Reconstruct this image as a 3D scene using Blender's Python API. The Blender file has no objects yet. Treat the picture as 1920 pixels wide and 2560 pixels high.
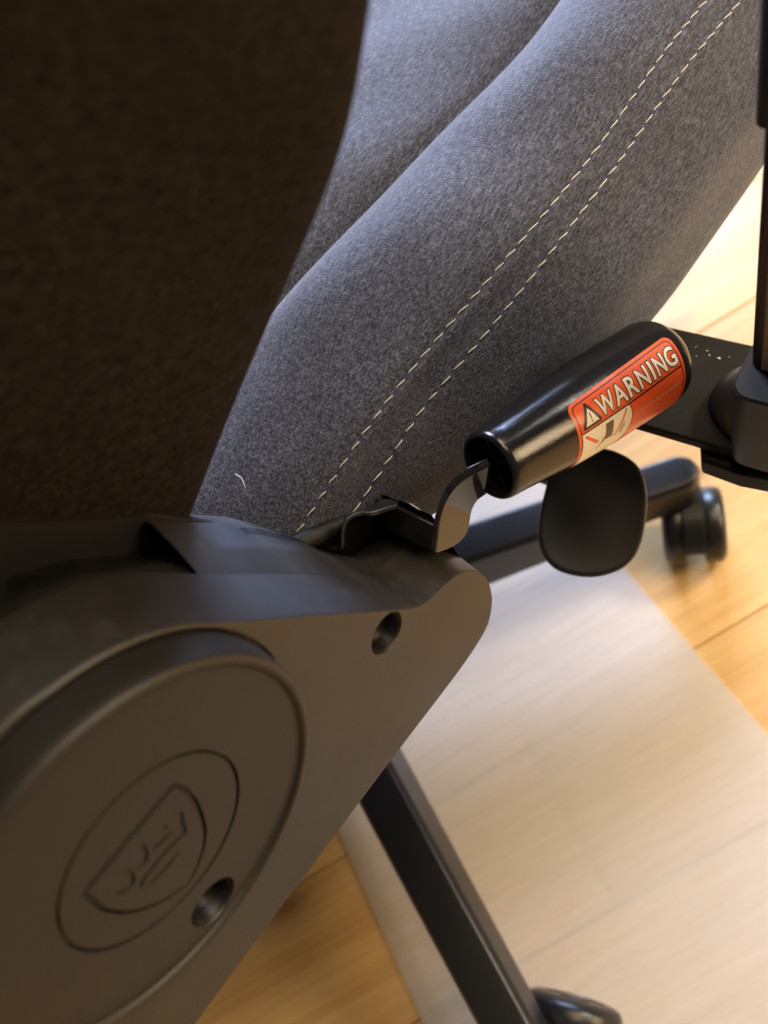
import bpy, bmesh, math, random
from mathutils import Vector, Matrix
from math import sin, cos, pi, radians

random.seed(7)
scene = bpy.context.scene
COL = scene.collection

# ------------------------------------------------------------------ camera
cam_data = bpy.data.cameras.new("camera")
cam = bpy.data.objects.new("camera", cam_data)
COL.objects.link(cam)
cam.matrix_world = Matrix(((0.77696171, -0.33689022, 0.5318228, 0.115),
                           (0.52030785, 0.81920811, -0.24120079, 0.0),
                           (-0.35441536, 0.46411536, 0.81177995, 0.66),
                           (0, 0, 0, 1)))
cam_data.sensor_fit = 'VERTICAL'
cam_data.sensor_height = 36.0
cam_data.lens = 27.06
cam_data.clip_start = 0.01
cam_data.clip_end = 50
cam_data.dof.use_dof = True
cam_data.dof.focus_distance = 0.295
cam_data.dof.aperture_fstop = 7.4
scene.camera = cam

# ------------------------------------------------------------------ light
world = bpy.data.worlds.new("World")
scene.world = world
world.use_nodes = True
bg = world.node_tree.nodes["Background"]
bg.inputs[0].default_value = (1.0, 0.90, 0.78, 1)
bg.inputs[1].default_value = 0.095

def lamp(name, loc, target, size, power, colour, size_y=None):
    d = bpy.data.lights.new(name, 'AREA')
    d.shape = 'RECTANGLE' if size_y else 'DISK'
    d.size = size
    if size_y:
        d.size_y = size_y
    d.energy = power
    d.color = colour
    o = bpy.data.objects.new(name, d)
    o.location = loc
    v = Vector(target) - Vector(loc)
    o.rotation_euler = v.to_track_quat('-Z', 'Y').to_euler()
    COL.objects.link(o)
    return o

lamp("main_lamp", (1.29, 2.43, 2.40), (0.05, 0.12, 0.2), 0.68, 84, (1.0, 0.92, 0.80))
lamp("ceiling_lamp", (0.45, 0.85, 2.35), (0.1, 0.1, 0.0), 1.4, 44, (1.0, 0.75, 0.46))
lamp("room_lamp", (1.65, 1.10, 0.95), (0.1, 0.1, 0.05), 1.0, 36, (1.0, 0.73, 0.43))
lamp("window_light", (-1.15, 1.85, 0.95), (-0.05, 0.1, 0.48), 1.0, 112, (0.48, 0.62, 1.0), 0.5)
lamp("seat_fill_light", (-1.30, 1.15, 1.75), (-0.12, 0.3, 0.46), 0.6, 50, (0.76, 0.78, 1.0), 0.6)  # added cool fill to brighten the inner seat and bolster top, no actual window

scene.view_settings.view_transform = 'Standard'
scene.view_settings.look = 'None'
scene.view_settings.gamma = 1
scene.view_settings.exposure = 0.0
scene.render.engine = 'CYCLES'

# ------------------------------------------------------------------ helpers
def smooth(me, on=True):
    for p in me.polygons:
        p.use_smooth = on

def mesh_obj(name, verts, faces, mat, parent=None, shade=True, angle=None):
    me = bpy.data.meshes.new(name)
    me.from_pydata([tuple(v) for v in verts], [], faces)
    bm = bmesh.new(); bm.from_mesh(me)
    bmesh.ops.remove_doubles(bm, verts=bm.verts, dist=1e-6)
    bmesh.ops.recalc_face_normals(bm, faces=bm.faces)
    if angle is not None:
        for e in bm.edges:
            if len(e.link_faces) == 2 and e.calc_face_angle(0) > radians(angle):
                e.smooth = False
    bm.to_mesh(me); bm.free()
    smooth(me, shade)
    if mat:
        me.materials.append(mat)
    o = bpy.data.objects.new(name, me)
    COL.objects.link(o)
    if parent:
        o.parent = parent
        o.matrix_parent_inverse = parent.matrix_world.inverted()
    return o

class MB:
    def __init__(self):
        self.v = []; self.f = []
    def add(self, vs, fs):
        b = len(self.v)
        self.v += [Vector(p) for p in vs]
        self.f += [tuple(b + i for i in f) for f in fs]
    def loft(self, rings, closed=True, cap0=False, cap1=False):
        n = len(rings[0]); b = len(self.v)
        for r in rings:
            self.v += [Vector(p) for p in r]
        for i in range(len(rings) - 1):
            for j in range(n if closed else n - 1):
                k = (j + 1) % n
                self.f.append((b + i*n + j, b + i*n + k, b + (i+1)*n + k, b + (i+1)*n + j))
        if cap0: self.f.append(tuple(b + j for j in range(n))[::-1])
        if cap1: self.f.append(tuple(b + (len(rings)-1)*n + j for j in range(n)))
    def build(self, name, mat, parent=None, shade=True, angle=35, bevel=None, seg=2, sub=0, wn=False):
        o = mesh_obj(name, self.v, self.f, mat, parent, shade, angle)
        if bevel:
            m = o.modifiers.new("bevel", 'BEVEL'); m.width = bevel; m.segments = seg
            m.limit_method = 'ANGLE'; m.angle_limit = radians(30)
            m.harden_normals = False
        if wn:
            m = o.modifiers.new("wn", 'WEIGHTED_NORMAL'); m.weight = 80; m.keep_sharp = True
        if sub:
            m = o.modifiers.new("subd", 'SUBSURF'); m.levels = sub; m.render_levels = sub
        return o

def lerp_list(x, xs, ys):
    if x <= xs[0]:
        s = (ys[1]-ys[0])/(xs[1]-xs[0]); return ys[0] + s*(x-xs[0])*0.6
    for i in range(len(xs)-1):
        if x <= xs[i+1]:
            t = (x-xs[i])/(xs[i+1]-xs[i])
            return ys[i] + (ys[i+1]-ys[i])*t
    s = (ys[-1]-ys[-2])/(xs[-1]-xs[-2])
    return ys[-1] + s*(x-xs[-1])*0.6

def catmull(P, n, closed=False):
    P = [Vector(p) for p in P]; out = []
    m = len(P)
    rng = range(m) if closed else range(m-1)
    for i in rng:
        if closed:
            p0, p1, p2, p3 = P[(i-1) % m], P[i], P[(i+1) % m], P[(i+2) % m]
        else:
            p1, p2 = P[i], P[i+1]
            p0 = P[i-1] if i > 0 else p1*2-p2
            p3 = P[i+2] if i+2 < m else p2*2-p1
        for k in range(n):
            t = k/n
            out.append(0.5*((2*p1)+(p2-p0)*t+(2*p0-5*p1+4*p2-p3)*t*t+(3*p1-p0-3*p2+p3)*t**3))
    if not closed:
        out.append(P[-1].copy())
    return out

def resample(P, n, closed=False):
    P = [Vector(p) for p in P]
    if closed: P = P + [P[0]]
    d = [0]
    for a, b in zip(P, P[1:]): d.append(d[-1] + (b-a).length)
    out = []
    m = n if closed else n-1
    j = 0
    for i in range(n):
        t = d[-1]*i/m
        while j < len(d)-2 and d[j+1] < t: j += 1
        u = (t-d[j])/max(1e-9, d[j+1]-d[j])
        out.append(P[j].lerp(P[j+1], min(1, u)))
    return out

def tube(mb, pts, r, n=10, cap=True):
    pts = [Vector(p) for p in pts]
    rings = []
    prev = None
    for i, p in enumerate(pts):
        t = (pts[min(i+1, len(pts)-1)] - pts[max(i-1, 0)]).normalized()
        if prev is None:
            a = t.cross(Vector((0, 0, 1)))
            if a.length < 1e-3: a = t.cross(Vector((1, 0, 0)))
            a.normalize()
        else:
            a = (prev - t*prev.dot(t)).normalized()
        prev = a
        b = t.cross(a)
        rr = r[i] if isinstance(r, (list, tuple)) else r
        rings.append([p + a*rr*cos(2*pi*k/n) + b*rr*sin(2*pi*k/n) for k in range(n)])
    mb.loft(rings, True, cap, cap)

def lathe(mb, origin, axis, prof, n=64, cap0=False, cap1=False):
    axis = Vector(axis).normalized()
    a = axis.cross(Vector((0, 0, 1)))
    if a.length < 1e-3: a = axis.cross(Vector((1, 0, 0)))
    a.normalize(); b = axis.cross(a)
    o = Vector(origin)
    mb.loft([[o + axis*h + a*r*cos(2*pi*k/n) + b*r*sin(2*pi*k/n) for k in range(n)] for r, h in prof], True, cap0, cap1)

def box(mb, c, s, rot=None):
    c = Vector(c)
    vs = []
    for x in (-.5, .5):
        for y in (-.5, .5):
            for z in (-.5, .5):
                v = Vector((x*s[0], y*s[1], z*s[2]))
                if rot: v = rot @ v
                vs.append(c + v)
    mb.add(vs, [(0, 1, 3, 2), (4, 6, 7, 5), (0, 4, 5, 1), (2, 3, 7, 6), (0, 2, 6, 4), (1, 5, 7, 3)])

def fill_loops(loops):
    """planar face (YZ plane at given x) with holes; returns verts, faces"""
    bm = bmesh.new()
    for L in loops:
        vs = [bm.verts.new(p) for p in L]
        for i in range(len(vs)):
            bm.edges.new((vs[i], vs[(i+1) % len(vs)]))
    bmesh.ops.triangle_fill(bm, use_beauty=True, use_dissolve=False, edges=bm.edges[:])
    bm.verts.index_update()
    v = [x.co.copy() for x in bm.verts]
    f = [tuple(q.index for q in p.verts) for p in bm.faces]
    bm.free()
    return v, f

def offset_yz(loop, d):
    """offset a closed YZ loop outward by d"""
    n = len(loop); out = []
    area = sum(loop[i][1]*loop[(i+1) % n][2]-loop[(i+1) % n][1]*loop[i][2] for i in range(n))
    sg = 1 if area > 0 else -1
    for i in range(n):
        p, q, r = loop[i-1], loop[i], loop[(i+1) % n]
        t = Vector((0, r[1]-p[1], r[2]-p[2])).normalized()
        nrm = Vector((0, t.z, -t.y))*sg
        out.append(Vector(q) + nrm*d)
    return out

def part_tag(o, label):
    o["label"] = label
    return o

# ------------------------------------------------------------------ materials
def new_mat(name):
    m = bpy.data.materials.new(name); m.use_nodes = True
    nt = m.node_tree
    return m, nt, nt.nodes, nt.links, nt.nodes["Principled BSDF"]

def tex_coord(N, L, kind="Object", scale=(1, 1, 1), rot=(0, 0, 0)):
    tc = N.new("ShaderNodeTexCoord"); mp = N.new("ShaderNodeMapping")
    mp.inputs["Scale"].default_value = scale
    mp.inputs["Rotation"].default_value = rot
    L.new(tc.outputs[kind], mp.inputs[0])
    return mp.outputs[0]

def noise(N, L, vec, scale, detail=2, rough=.5):
    n = N.new("ShaderNodeTexNoise"); n.inputs["Scale"].default_value = scale
    n.inputs["Detail"].default_value = detail; n.inputs["Roughness"].default_value = rough
    L.new(vec, n.inputs["Vector"])
    return n.outputs["Fac"]

def ramp(N, L, fac, stops):
    r = N.new("ShaderNodeValToRGB")
    e = r.color_ramp.elements
    while len(e) < len(stops): e.new(.5)
    for s, (p, c) in zip(e, stops):
        s.position = p; s.color = (*c, 1)
    L.new(fac, r.inputs[0])
    return r.outputs[0]

def mixc(N, L, fac, a, b, mode='MIX'):
    m = N.new("ShaderNodeMix"); m.data_type = 'RGBA'; m.blend_type = mode
    for sock, val in ((m.inputs[0], fac), (m.inputs[6], a), (m.inputs[7], b)):
        if isinstance(val, (int, float)): sock.default_value = val
        elif isinstance(val, tuple): sock.default_value = (*val, 1)
        else: L.new(val, sock)
    return m.outputs[2]

def math_n(N, L, op, a, b):
    m = N.new("ShaderNodeMath"); m.operation = op
    for s, v in ((m.inputs[0], a), (m.inputs[1], b)):
        if isinstance(v, (int, float)): s.default_value = v
        else: L.new(v, s)
    return m.outputs[0]

def bump(N, L, h, strength, dist):
    b = N.new("ShaderNodeBump"); b.inputs["Strength"].default_value = strength
    b.inputs["Distance"].default_value = dist
    L.new(h, b.inputs["Height"])
    return b.outputs[0]

def fabric(name, dark, light, knit=1250, sheen=.25, contrast=1.0, lint=.42):
    m, nt, N, L, P = new_mat(name)
    va = tex_coord(N, L, scale=(1, .14, 1), rot=(0, 0, .12))
    vb = tex_coord(N, L, scale=(.16, 1, 1), rot=(0, 0, .12))
    vc = tex_coord(N, L)
    a = noise(N, L, va, knit*1.1, 1.5, .6)
    b = noise(N, L, vb, knit, 1.5, .6)
    cc = noise(N, L, vc, knit*.28, 3, .6)
    big = noise(N, L, vc, 30, 3, .55)
    ce = N.new("ShaderNodeTexVoronoi"); ce.inputs["Scale"].default_value = knit
    L.new(vc, ce.inputs["Vector"])
    cell = math_n(N, L, 'SUBTRACT', .95, ce.outputs["Distance"])
    s = math_n(N, L, 'ADD', math_n(N, L, 'MULTIPLY', a, .46), math_n(N, L, 'MULTIPLY', b, .26))
    s = math_n(N, L, 'ADD', s, math_n(N, L, 'MULTIPLY', cc, .14))
    s = math_n(N, L, 'ADD', s, math_n(N, L, 'MULTIPLY', cell, .14))
    w = .15/contrast
    col = ramp(N, L, s, [(.5-w, dark), (.50, tuple((x+y)*.40 for x, y in zip(dark, light))), (.5+w, light)])
    bigc = ramp(N, L, big, [(.3, (.82, .82, .82)), (.7, (1.10, 1.10, 1.10))])
    col = mixc(N, L, 1.0, col, bigc, 'MULTIPLY')
    # sparse pale lint specks
    vo = N.new("ShaderNodeTexVoronoi"); vo.inputs["Scale"].default_value = 420
    L.new(vc, vo.inputs["Vector"])
    sp = ramp(N, L, vo.outputs["Distance"], [(.0, (1, 1, 1)), (.10, (0, 0, 0))])
    rnd = N.new("ShaderNodeTexWhiteNoise"); L.new(vo.outputs["Position"], rnd.inputs["Vector"])
    keep = math_n(N, L, 'GREATER_THAN', rnd.outputs["Value"], .95)
    col = mixc(N, L, math_n(N, L, 'MULTIPLY', sp, keep), col, (lint, lint, lint*1.04))
    L.new(col, P.inputs["Base Color"])
    P.inputs["Roughness"].default_value = .85
    P.inputs["Specular IOR Level"].default_value = .25
    P.inputs["Sheen Weight"].default_value = sheen
    P.inputs["Sheen Roughness"].default_value = .4
    L.new(bump(N, L, s, .9, .0006), P.inputs["Normal"])
    return m

def plastic(name, colr, rough, grain=2600, gstr=.4, gdist=.0001, dust=0, spec=.5):
    m, nt, N, L, P = new_mat(name)
    v = tex_coord(N, L)
    P.inputs["Base Color"].default_value = (*colr, 1)
    g = noise(N, L, v, grain, 2, .6)
    big = noise(N, L, v, 40, 3, .6)
    r = N.new("ShaderNodeMapRange")
    r.inputs["To Min"].default_value = rough*.85; r.inputs["To Max"].default_value = rough*1.18
    L.new(big, r.inputs["Value"]); L.new(r.outputs[0], P.inputs["Roughness"])
    P.inputs["Specular IOR Level"].default_value = spec
    L.new(bump(N, L, g, gstr, gdist), P.inputs["Normal"])
    if dust:
        vo = N.new("ShaderNodeTexVoronoi"); vo.inputs["Scale"].default_value = 330
        L.new(v, vo.inputs["Vector"])
        sp = ramp(N, L, vo.outputs["Distance"], [(.0, (1, 1, 1)), (.16, (0, 0, 0))])
        rn = N.new("ShaderNodeTexWhiteNoise"); L.new(vo.outputs["Position"], rn.inputs["Vector"])
        k = math_n(N, L, 'GREATER_THAN', rn.outputs["Value"], .90)
        k = math_n(N, L, 'MULTIPLY', k, sp)
        film = ramp(N, L, noise(N, L, v, 120, 5, .7), [(.5, (0, 0, 0)), (.8, (.20, .20, .20))])
        geo = N.new("ShaderNodeNewGeometry"); sx = N.new("ShaderNodeSeparateXYZ")
        L.new(geo.outputs["Normal"], sx.inputs[0])
        up = N.new("ShaderNodeMapRange"); up.inputs["From Min"].default_value = .1; up.inputs["From Max"].default_value = .8
        L.new(sx.outputs["Z"], up.inputs["Value"])
        k = math_n(N, L, 'MULTIPLY', math_n(N, L, 'ADD', math_n(N, L, 'MULTIPLY', k, .5), film), up.outputs[0])
        k = math_n(N, L, 'MULTIPLY', k, dust)
        L.new(mixc(N, L, k, colr, (.34, .34, .34)), P.inputs["Base Color"])
    return m

def flat_mat(name, colr, rough=.5, spec=.4):
    m, nt, N, L, P = new_mat(name)
    v = tex_coord(N, L)
    n1 = noise(N, L, v, 300, 3, .6)
    L.new(mixc(N, L, n1, tuple(x*.92 for x in colr), tuple(min(1, x*1.06) for x in colr)), P.inputs["Base Color"])
    P.inputs["Roughness"].default_value = rough
    P.inputs["Specular IOR Level"].default_value = spec
    return m

def wood(name):
    m, nt, N, L, P = new_mat(name)
    oi = N.new("ShaderNodeObjectInfo")
    tc = N.new("ShaderNodeTexCoord")
    add = N.new("ShaderNodeVectorMath"); add.operation = 'ADD'
    cmb = N.new("ShaderNodeCombineXYZ")
    L.new(math_n(N, L, 'MULTIPLY', oi.outputs["Random"], 37.0), cmb.inputs[1])
    L.new(tc.outputs["Object"], add.inputs[0]); L.new(cmb.outputs[0], add.inputs[1])
    mp = N.new("ShaderNodeMapping"); mp.inputs["Scale"].default_value = (1.6, 14, 14)
    L.new(add.outputs[0], mp.inputs[0])
    g1 = noise(N, L, mp.outputs[0], 2.2, 5, .6)
    mp2 = N.new("ShaderNodeMapping"); mp2.inputs["Scale"].default_value = (4, 160, 160)
    L.new(add.outputs[0], mp2.inputs[0])
    g2 = noise(N, L, mp2.outputs[0], 2, 3, .6)
    col = ramp(N, L, g1, [(.30, (.57, .345, .135)), (.5, (.65, .425, .18)), (.72, (.71, .485, .225))])
    fine = ramp(N, L, g2, [(.35, (.84, .80, .74)), (.6, (1.0, 1.0, 1.0))])
    col = mixc(N, L, .8, col, fine, 'MULTIPLY')
    tint = ramp(N, L, oi.outputs["Random"], [(0, (.90, .86, .80)), (1, (1.05, 1.03, 1.0))])
    col = mixc(N, L, 1, col, tint, 'MULTIPLY')
    # knots: sparse, elongated along the board
    mk = N.new("ShaderNodeMapping"); mk.inputs["Scale"].default_value = (3.4, 8.0, 1)
    L.new(add.outputs[0], mk.inputs[0])
    vo = N.new("ShaderNodeTexVoronoi"); vo.voronoi_dimensions = '2D'; vo.inputs["Scale"].default_value = 1.0
    L.new(mk.outputs[0], vo.inputs["Vector"])
    rn = N.new("ShaderNodeTexWhiteNoise"); L.new(vo.outputs["Position"], rn.inputs["Vector"])
    keep = math_n(N, L, 'GREATER_THAN', rn.outputs["Value"], .55)
    kn = ramp(N, L, vo.outputs["Distance"], [(.02, (1, 1, 1)), (.09, (.35, .35, .35)), (.2, (0, 0, 0))])
    col = mixc(N, L, math_n(N, L, 'MULTIPLY', kn, math_n(N, L, 'MULTIPLY', keep, .75)), col, (.20, .085, .028))
    L.new(col, P.inputs["Base Color"])
    P.inputs["Roughness"].default_value = .38
    P.inputs["Specular IOR Level"].default_value = .4
    L.new(bump(N, L, g2, .08, .0004), P.inputs["Normal"])
    return m

def mat_sheet(name):
    m, nt, N, L, P = new_mat(name)
    v = tex_coord(N, L)
    P.inputs["Base Color"].default_value = (.70, .665, .59, 1)
    P.inputs["Roughness"].default_value = .6
    P.inputs["Specular IOR Level"].default_value = .10
    L.new(bump(N, L, noise(N, L, v, 700, 2), .12, .0004), P.inputs["Normal"])
    tr = N.new("ShaderNodeBsdfTransparent"); tr.inputs[0].default_value = (.97, .97, .97, 1)
    mx = N.new("ShaderNodeMixShader")
    cl = noise(N, L, v, 7, 3)
    vr = tex_coord(N, L, rot=(0, 0, radians(-59)))
    ms = N.new("ShaderNodeMapping"); ms.inputs["Scale"].default_value = (1, 12, 1); L.new(vr, ms.inputs[0])
    vs = ms.outputs[0]
    scuff = noise(N, L, vs, 9, 5, .65)
    f = math_n(N, L, 'ADD', math_n(N, L, 'MULTIPLY', cl, .5), math_n(N, L, 'MULTIPLY', scuff, .5))
    mr = N.new("ShaderNodeMapRange"); mr.inputs["From Min"].default_value = .3; mr.inputs["From Max"].default_value = .7
    mr.inputs["To Min"].default_value = .54; mr.inputs["To Max"].default_value = .70
    L.new(f, mr.inputs["Value"])
    L.new(mr.outputs[0], mx.inputs[0])
    L.new(P.outputs[0], mx.inputs[1]); L.new(tr.outputs[0], mx.inputs[2])
    L.new(mx.outputs[0], N["Material Output"].inputs["Surface"])
    return m

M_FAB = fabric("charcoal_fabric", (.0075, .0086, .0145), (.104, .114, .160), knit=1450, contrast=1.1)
M_FABB = fabric("shaded_wing_fabric", (.0015, .0012, .0010), (.024, .0185, .0130), knit=640, sheen=0, lint=.05, contrast=1.0)  # darkened copy of the seat cloth, the wing's shade is in the colour
M_COVER = plastic("cover_plastic", (.014, .0128, .0115), .47, grain=1700, gstr=.6, gdist=.00012, dust=.30, spec=.6)
M_CAP = plastic("cap_plastic", (.012, .0108, .0096), .46, grain=1700, gstr=.6, gdist=.00012, spec=.40)
M_ENG = plastic("engraved_plastic", (.020, .018, .016), .55, spec=.3)
M_HOLLOW = plastic("hollow_shade_black", (.003, .003, .003), .8, spec=.05)  # near-black colour paints the deep shade inside the lever slot
M_PLUG = plastic("plug_plastic", (.004, .004, .005), .45, gstr=.1, spec=.25)
M_GRIP = plastic("grip_plastic", (.009, .009, .010), .17, grain=1500, gstr=.5, gdist=.00012)
M_STEEL = plastic("black_steel", (.012, .012, .013), .09, gstr=.02, dust=.4)
M_GUARD = plastic("slot_guard_plastic", (.016, .018, .024), .32, dust=.5)
M_BASE = plastic("base_plastic", (.009, .009, .0095), .30, spec=.4)
M_DOME = plastic("dome_plastic", (.045, .046, .050), .40, spec=.6)
M_PAD = plastic("paddle_plastic", (.012, .012, .013), .42)
M_BRACKET = plastic("bracket_steel", (.007, .007, .008), .55, dust=.12, spec=.22)
M_TUBE = plastic("post_metal", (.22, .18, .145), .34, gstr=.05)
M_THREAD = flat_mat("thread_cream", (.50, .49, .45), .6)
M_FUZZ = flat_mat("fuzz_grey", (.36, .37, .40), .8)
M_LINT = flat_mat("lint_white", (.8, .8, .78), .7)
M_WOOD = wood("pine_board")
M_SUB = flat_mat("subfloor", (.13, .075, .035), .8)
M_MAT = mat_sheet("frosted_mat")
M_ORANGE = flat_mat("label_orange", (.80, .105, .022), .32, .5)
M_CREAM = flat_mat("label_cream", (.86, .79, .66), .34, .5)
M_INK = flat_mat("label_ink", (.018, .012, .010), .35, .5)
M_BROWN = flat_mat("label_brown", (.10, .065, .035), .35, .5)
M_FINE = flat_mat("label_fine_print", (.86, .36, .20), .35, .5)

# ------------------------------------------------------------------ floor
floor = MB()
floor.add([(-3, -3, -.02), (3, -3, -.02), (3, 3, -.02), (-3, 3, -.02)], [(0, 1, 2, 3)])
floor = floor.build("floor", M_SUB)
floor["kind"] = "structure"
ANG = radians(59)
PD = Vector((cos(ANG), sin(ANG), 0)); PN = Vector((-sin(ANG), cos(ANG), 0))
PW = .133
pl_me = {}
def plank_mesh(length):
    if length in pl_me: return pl_me[length]
    mb = MB()
    h = PW/2 - .0004; b = .0012
    sec = [(-h, -.018), (-h, -b), (-h + b, 0), (h - b, 0), (h, -b), (h, -.018)]
    mb.loft([[(x, y, z) for y, z in sec] for x in (-length/2 + .0005, length/2 - .0005)], True, True, True)
    o = mb.build("plank", M_WOOD, None, shade=False, angle=None)
    me = o.data; bpy.data.objects.remove(o)
    pl_me[length] = me
    return me
for k in range(-13, 15):
    off = .0885 + PW*(k - .5)
    x = -2.6 + random.uniform(0, 1.2) - (1.9 if k % 2 else 0)
    while x < 2.4:
        ln = random.choice((1.8, 2.1, 2.4))
        c = PD*(x + ln/2) + PN*off
        o = bpy.data.objects.new("plank", plank_mesh(ln))
        COL.objects.link(o)
        o.parent = floor
        o.location = c
        o.rotation_euler = (0, 0, ANG)
        x += ln

# ------------------------------------------------------------------ chair mat (frosted sheet on the boards)
MA = radians(-28.0)
md = Vector((cos(MA), sin(MA), 0)); mn = Vector((-sin(MA), cos(MA), 0))
hi = Vector((.028, .186, 0)).dot(mn); lo = Vector((-.108, -.124, 0)).dot(mn)
mb = MB()
rc = .05
def mat_ring(z, inset):
    pts = []
    x0, x1, y0, y1 = -.72 + inset, .95 - inset, lo + inset, hi - inset
    for cx, cy, a0 in ((x1-rc, y1-rc, 0), (x0+rc, y1-rc, 90), (x0+rc, y0+rc, 180), (x1-rc, y0+rc, 270)):
        for i in range(9):
            a = radians(a0 + i*90/8)
            q = md*(cx + rc*cos(a)) + mn*(cy + rc*sin(a))
            pts.append((q.x, q.y, z))
    return pts
mb.loft([mat_ring(.0004, 0), mat_ring(.0016, 0), mat_ring(.0022, .0006)], True, True, True)
chair_mat = mb.build("chair_mat", M_MAT, angle=40)
chair_mat["label"] = "frosted translucent whitish floor mat lying on the pine boards under the chair"
chair_mat["category"] = "mat"

# ------------------------------------------------------------------ the chair
HUB = Vector((-.268, .045, 0))
chair = bpy.data.objects.new("gaming_chair", None)
chair.empty_display_size = .1
chair.location = HUB
COL.objects.link(chair)
bpy.context.view_layer.update()
chair["label"] = "charcoal fabric gaming chair with black plastic hinge cover, recline lever and star base"
chair["category"] = "chair"

# ---- seat: cross-sections along Y
Y1 = [.0462, .0738, .1084, .1393, .1729, .2114, .2583, .3083]
X1 = [-.0613, -.0514, -.0443, -.0359, -.0289, -.0242, -.0204, -.0163]
Z1 = [.434, .444, .453, .458, .460, .460, .460, .460]
Y2 = [.0675, .0846, .1050, .1274, .1577, .1949, .246, .3202]
X2 = [-.0519, -.0464, -.0387, -.0311, -.0230, -.0172, -.0136, -.0066]
Z2 = [.424, .430, .438, .445, .450, .452, .452, .452]
YC = [.1102, .1464, .1725, .2183, .2653, .3175]
XC = [-.1241, -.1110, -.1024, -.0940, -.0856, -.0808]
YB = [.02, .06, .08, .10, .15, .212, .2625, .3158]
XB = [-.080, -.064, -.050, -.037, -.019, -.0021, .0026, .0074]
SEC_N = 6
def slerp_list(y, xs, ys):
    return sum(lerp_list(y + o, xs, ys) for o in (-.024, -.016, -.008, 0, .008, .016, .024))/7
def clampf(v, a, b): return max(a, min(b, v))
def seat_controls(y):
    ye = max(y, .02)
    a = slerp_list(ye, Y1, X1); b = slerp_list(ye, Y2, X2); c = slerp_list(y, YC, XC); d = slerp_list(ye, YB, XB)
    za = clampf(slerp_list(ye, Y1, Z1), .42, .460); zr = clampf(slerp_list(ye, Y2, Z2), .408, .452)
    if b < a + .006: b = a + .006
    zb = .38 + max(0, (.11-ye))*.15
    bu = clampf((y-.06)/.10, 0, 1)
    w = a - c
    P = [(d-.05, zb-.012), (d-.012, zb-.004), (d, zb),
         (d*.72+b*.28+.005*bu, zb*.72+zr*.28), (d*.40+b*.60+.009*bu, zb*.42+zr*.58),
         (b+.0045*bu, zr-.0105), (b+.0012*bu, zr-.0025), (b-.0012, zr+.001), ((a+b)/2, (za+zr)/2-.0004),
         (a+.0022, za-.0008), (a-.0002, za+.0002), (a-.004, za+.004),
         (a-w*.25, za+.0112), (a-w*.5, za+.0152), (a-w*.75, za+.0128), (a-w*.92, za+.0055),
         (c+.0030, za-.0015), (c-.0006, za-.0044), (c-.0050, za-.0018), (c-.012, za+.0025), (c-.03, za+.0065), (c-.06, za+.008),
         (c-.11, .466), (c-.2, .462), (c-.30, .466), (c-.33, .472), (c-.37, .47), (c-.40, .44), (c-.405, .39)]
    return [Vector((x, y, z)) for x, z in P]
ys = [-.22 + .87*i/150 for i in range(151)]
rows = []
for y in ys:
    r = catmull(seat_controls(y), SEC_N)
    for p in r:
        if p.z > .43:
            p.z += .0012*sin(p.y*31+p.x*40) + .0007*sin(p.y*70-p.x*55)
    rows.append(r)
mb = MB(); mb.loft(rows, False)
mb.f.append(tuple(range(len(rows[0]))))
mb.f.append(tuple(len(rows[0])*150 + i for i in range(len(rows[0]))))
seat = mb.build("seat", M_FAB, chair, angle=None)
part_tag(seat, "charcoal heather fabric seat cushion with raised side bolster and double cream stitching")

def seat_point(y, ctrl):
    r = catmull(seat_controls(y), SEC_N)
    p = r[ctrl*SEC_N].copy(); q = r[ctrl*SEC_N+1]; o = r[ctrl*SEC_N-1]
    t = (q-o).normalized()
    n = Vector((t.z, 0, -t.x))
    if n.z < 0: n = -n
    p.z += .0012*sin(p.y*31+p.x*40) + .0007*sin(p.y*70-p.x*55)
    return p, n

# stitches: one small twisted thread capsule each, shared mesh
mb = MB()
tube(mb, [(-.0030, 0, -.0005), (-.0026, 0, 0), (-.0013, .00005, .00026), (0, 0, .00032), (.0013, -.00005, .00026), (.0026, 0, 0), (.0030, 0, -.0005)],
     [.00010, .00018, .00023, .00024, .00023, .00018, .00010], 8)
st = mb.build("stitch", M_THREAD)
st_me = st.data; bpy.data.objects.remove(st)
def stitch_row(ctrl, y0, y1, pitch, skew):
    y = y0
    while y < y1:
        p, n = seat_point(y, ctrl); q, _ = seat_point(y+.002, ctrl)
        t = (q-p).normalized()
        s = n.cross(t)
        ang = skew + random.uniform(-.06, .06)
        t2 = t*cos(ang) + s*sin(ang)
        s2 = n.cross(t2)
        sc = random.uniform(.86, 1.05)
        o = bpy.data.objects.new("stitch", st_me)
        COL.objects.link(o)
        o.parent = seat
        m = Matrix((( t2.x*sc, s2.x, n.x, p.x), (t2.y*sc, s2.y, n.y, p.y), (t2.z*sc, s2.z, n.z, p.z), (0, 0, 0, 1)))
        o.matrix_parent_inverse = chair.matrix_world.inverted()
        o.matrix_world = m
        y += pitch*random.uniform(.95, 1.05)
bpy.context.view_layer.update()
stitch_row(10, .042, .345, .0067, -.08)
stitch_row(7, .060, .345, .0067, -.08)

# stray fibres
mb = MB(); tube(mb, catmull([(-0.0681, 0.0474, 0.4713), (-0.0646, 0.0470, 0.4714), (-0.0621, 0.0453, 0.4704), (-0.0628, 0.0437, 0.4679)], 4), .00010, 5)
part_tag(mb.build("lint_fibre", M_LINT, seat), "pale curled hair on the fabric")
mb = MB(); tube(mb, catmull([(-0.0356, 0.0766, 0.4168), (-0.0324, 0.0772, 0.4210), (-0.0298, 0.0779, 0.4245)], 4), .00009, 5)
mb.build("lint_fibre", M_LINT, seat)

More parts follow.
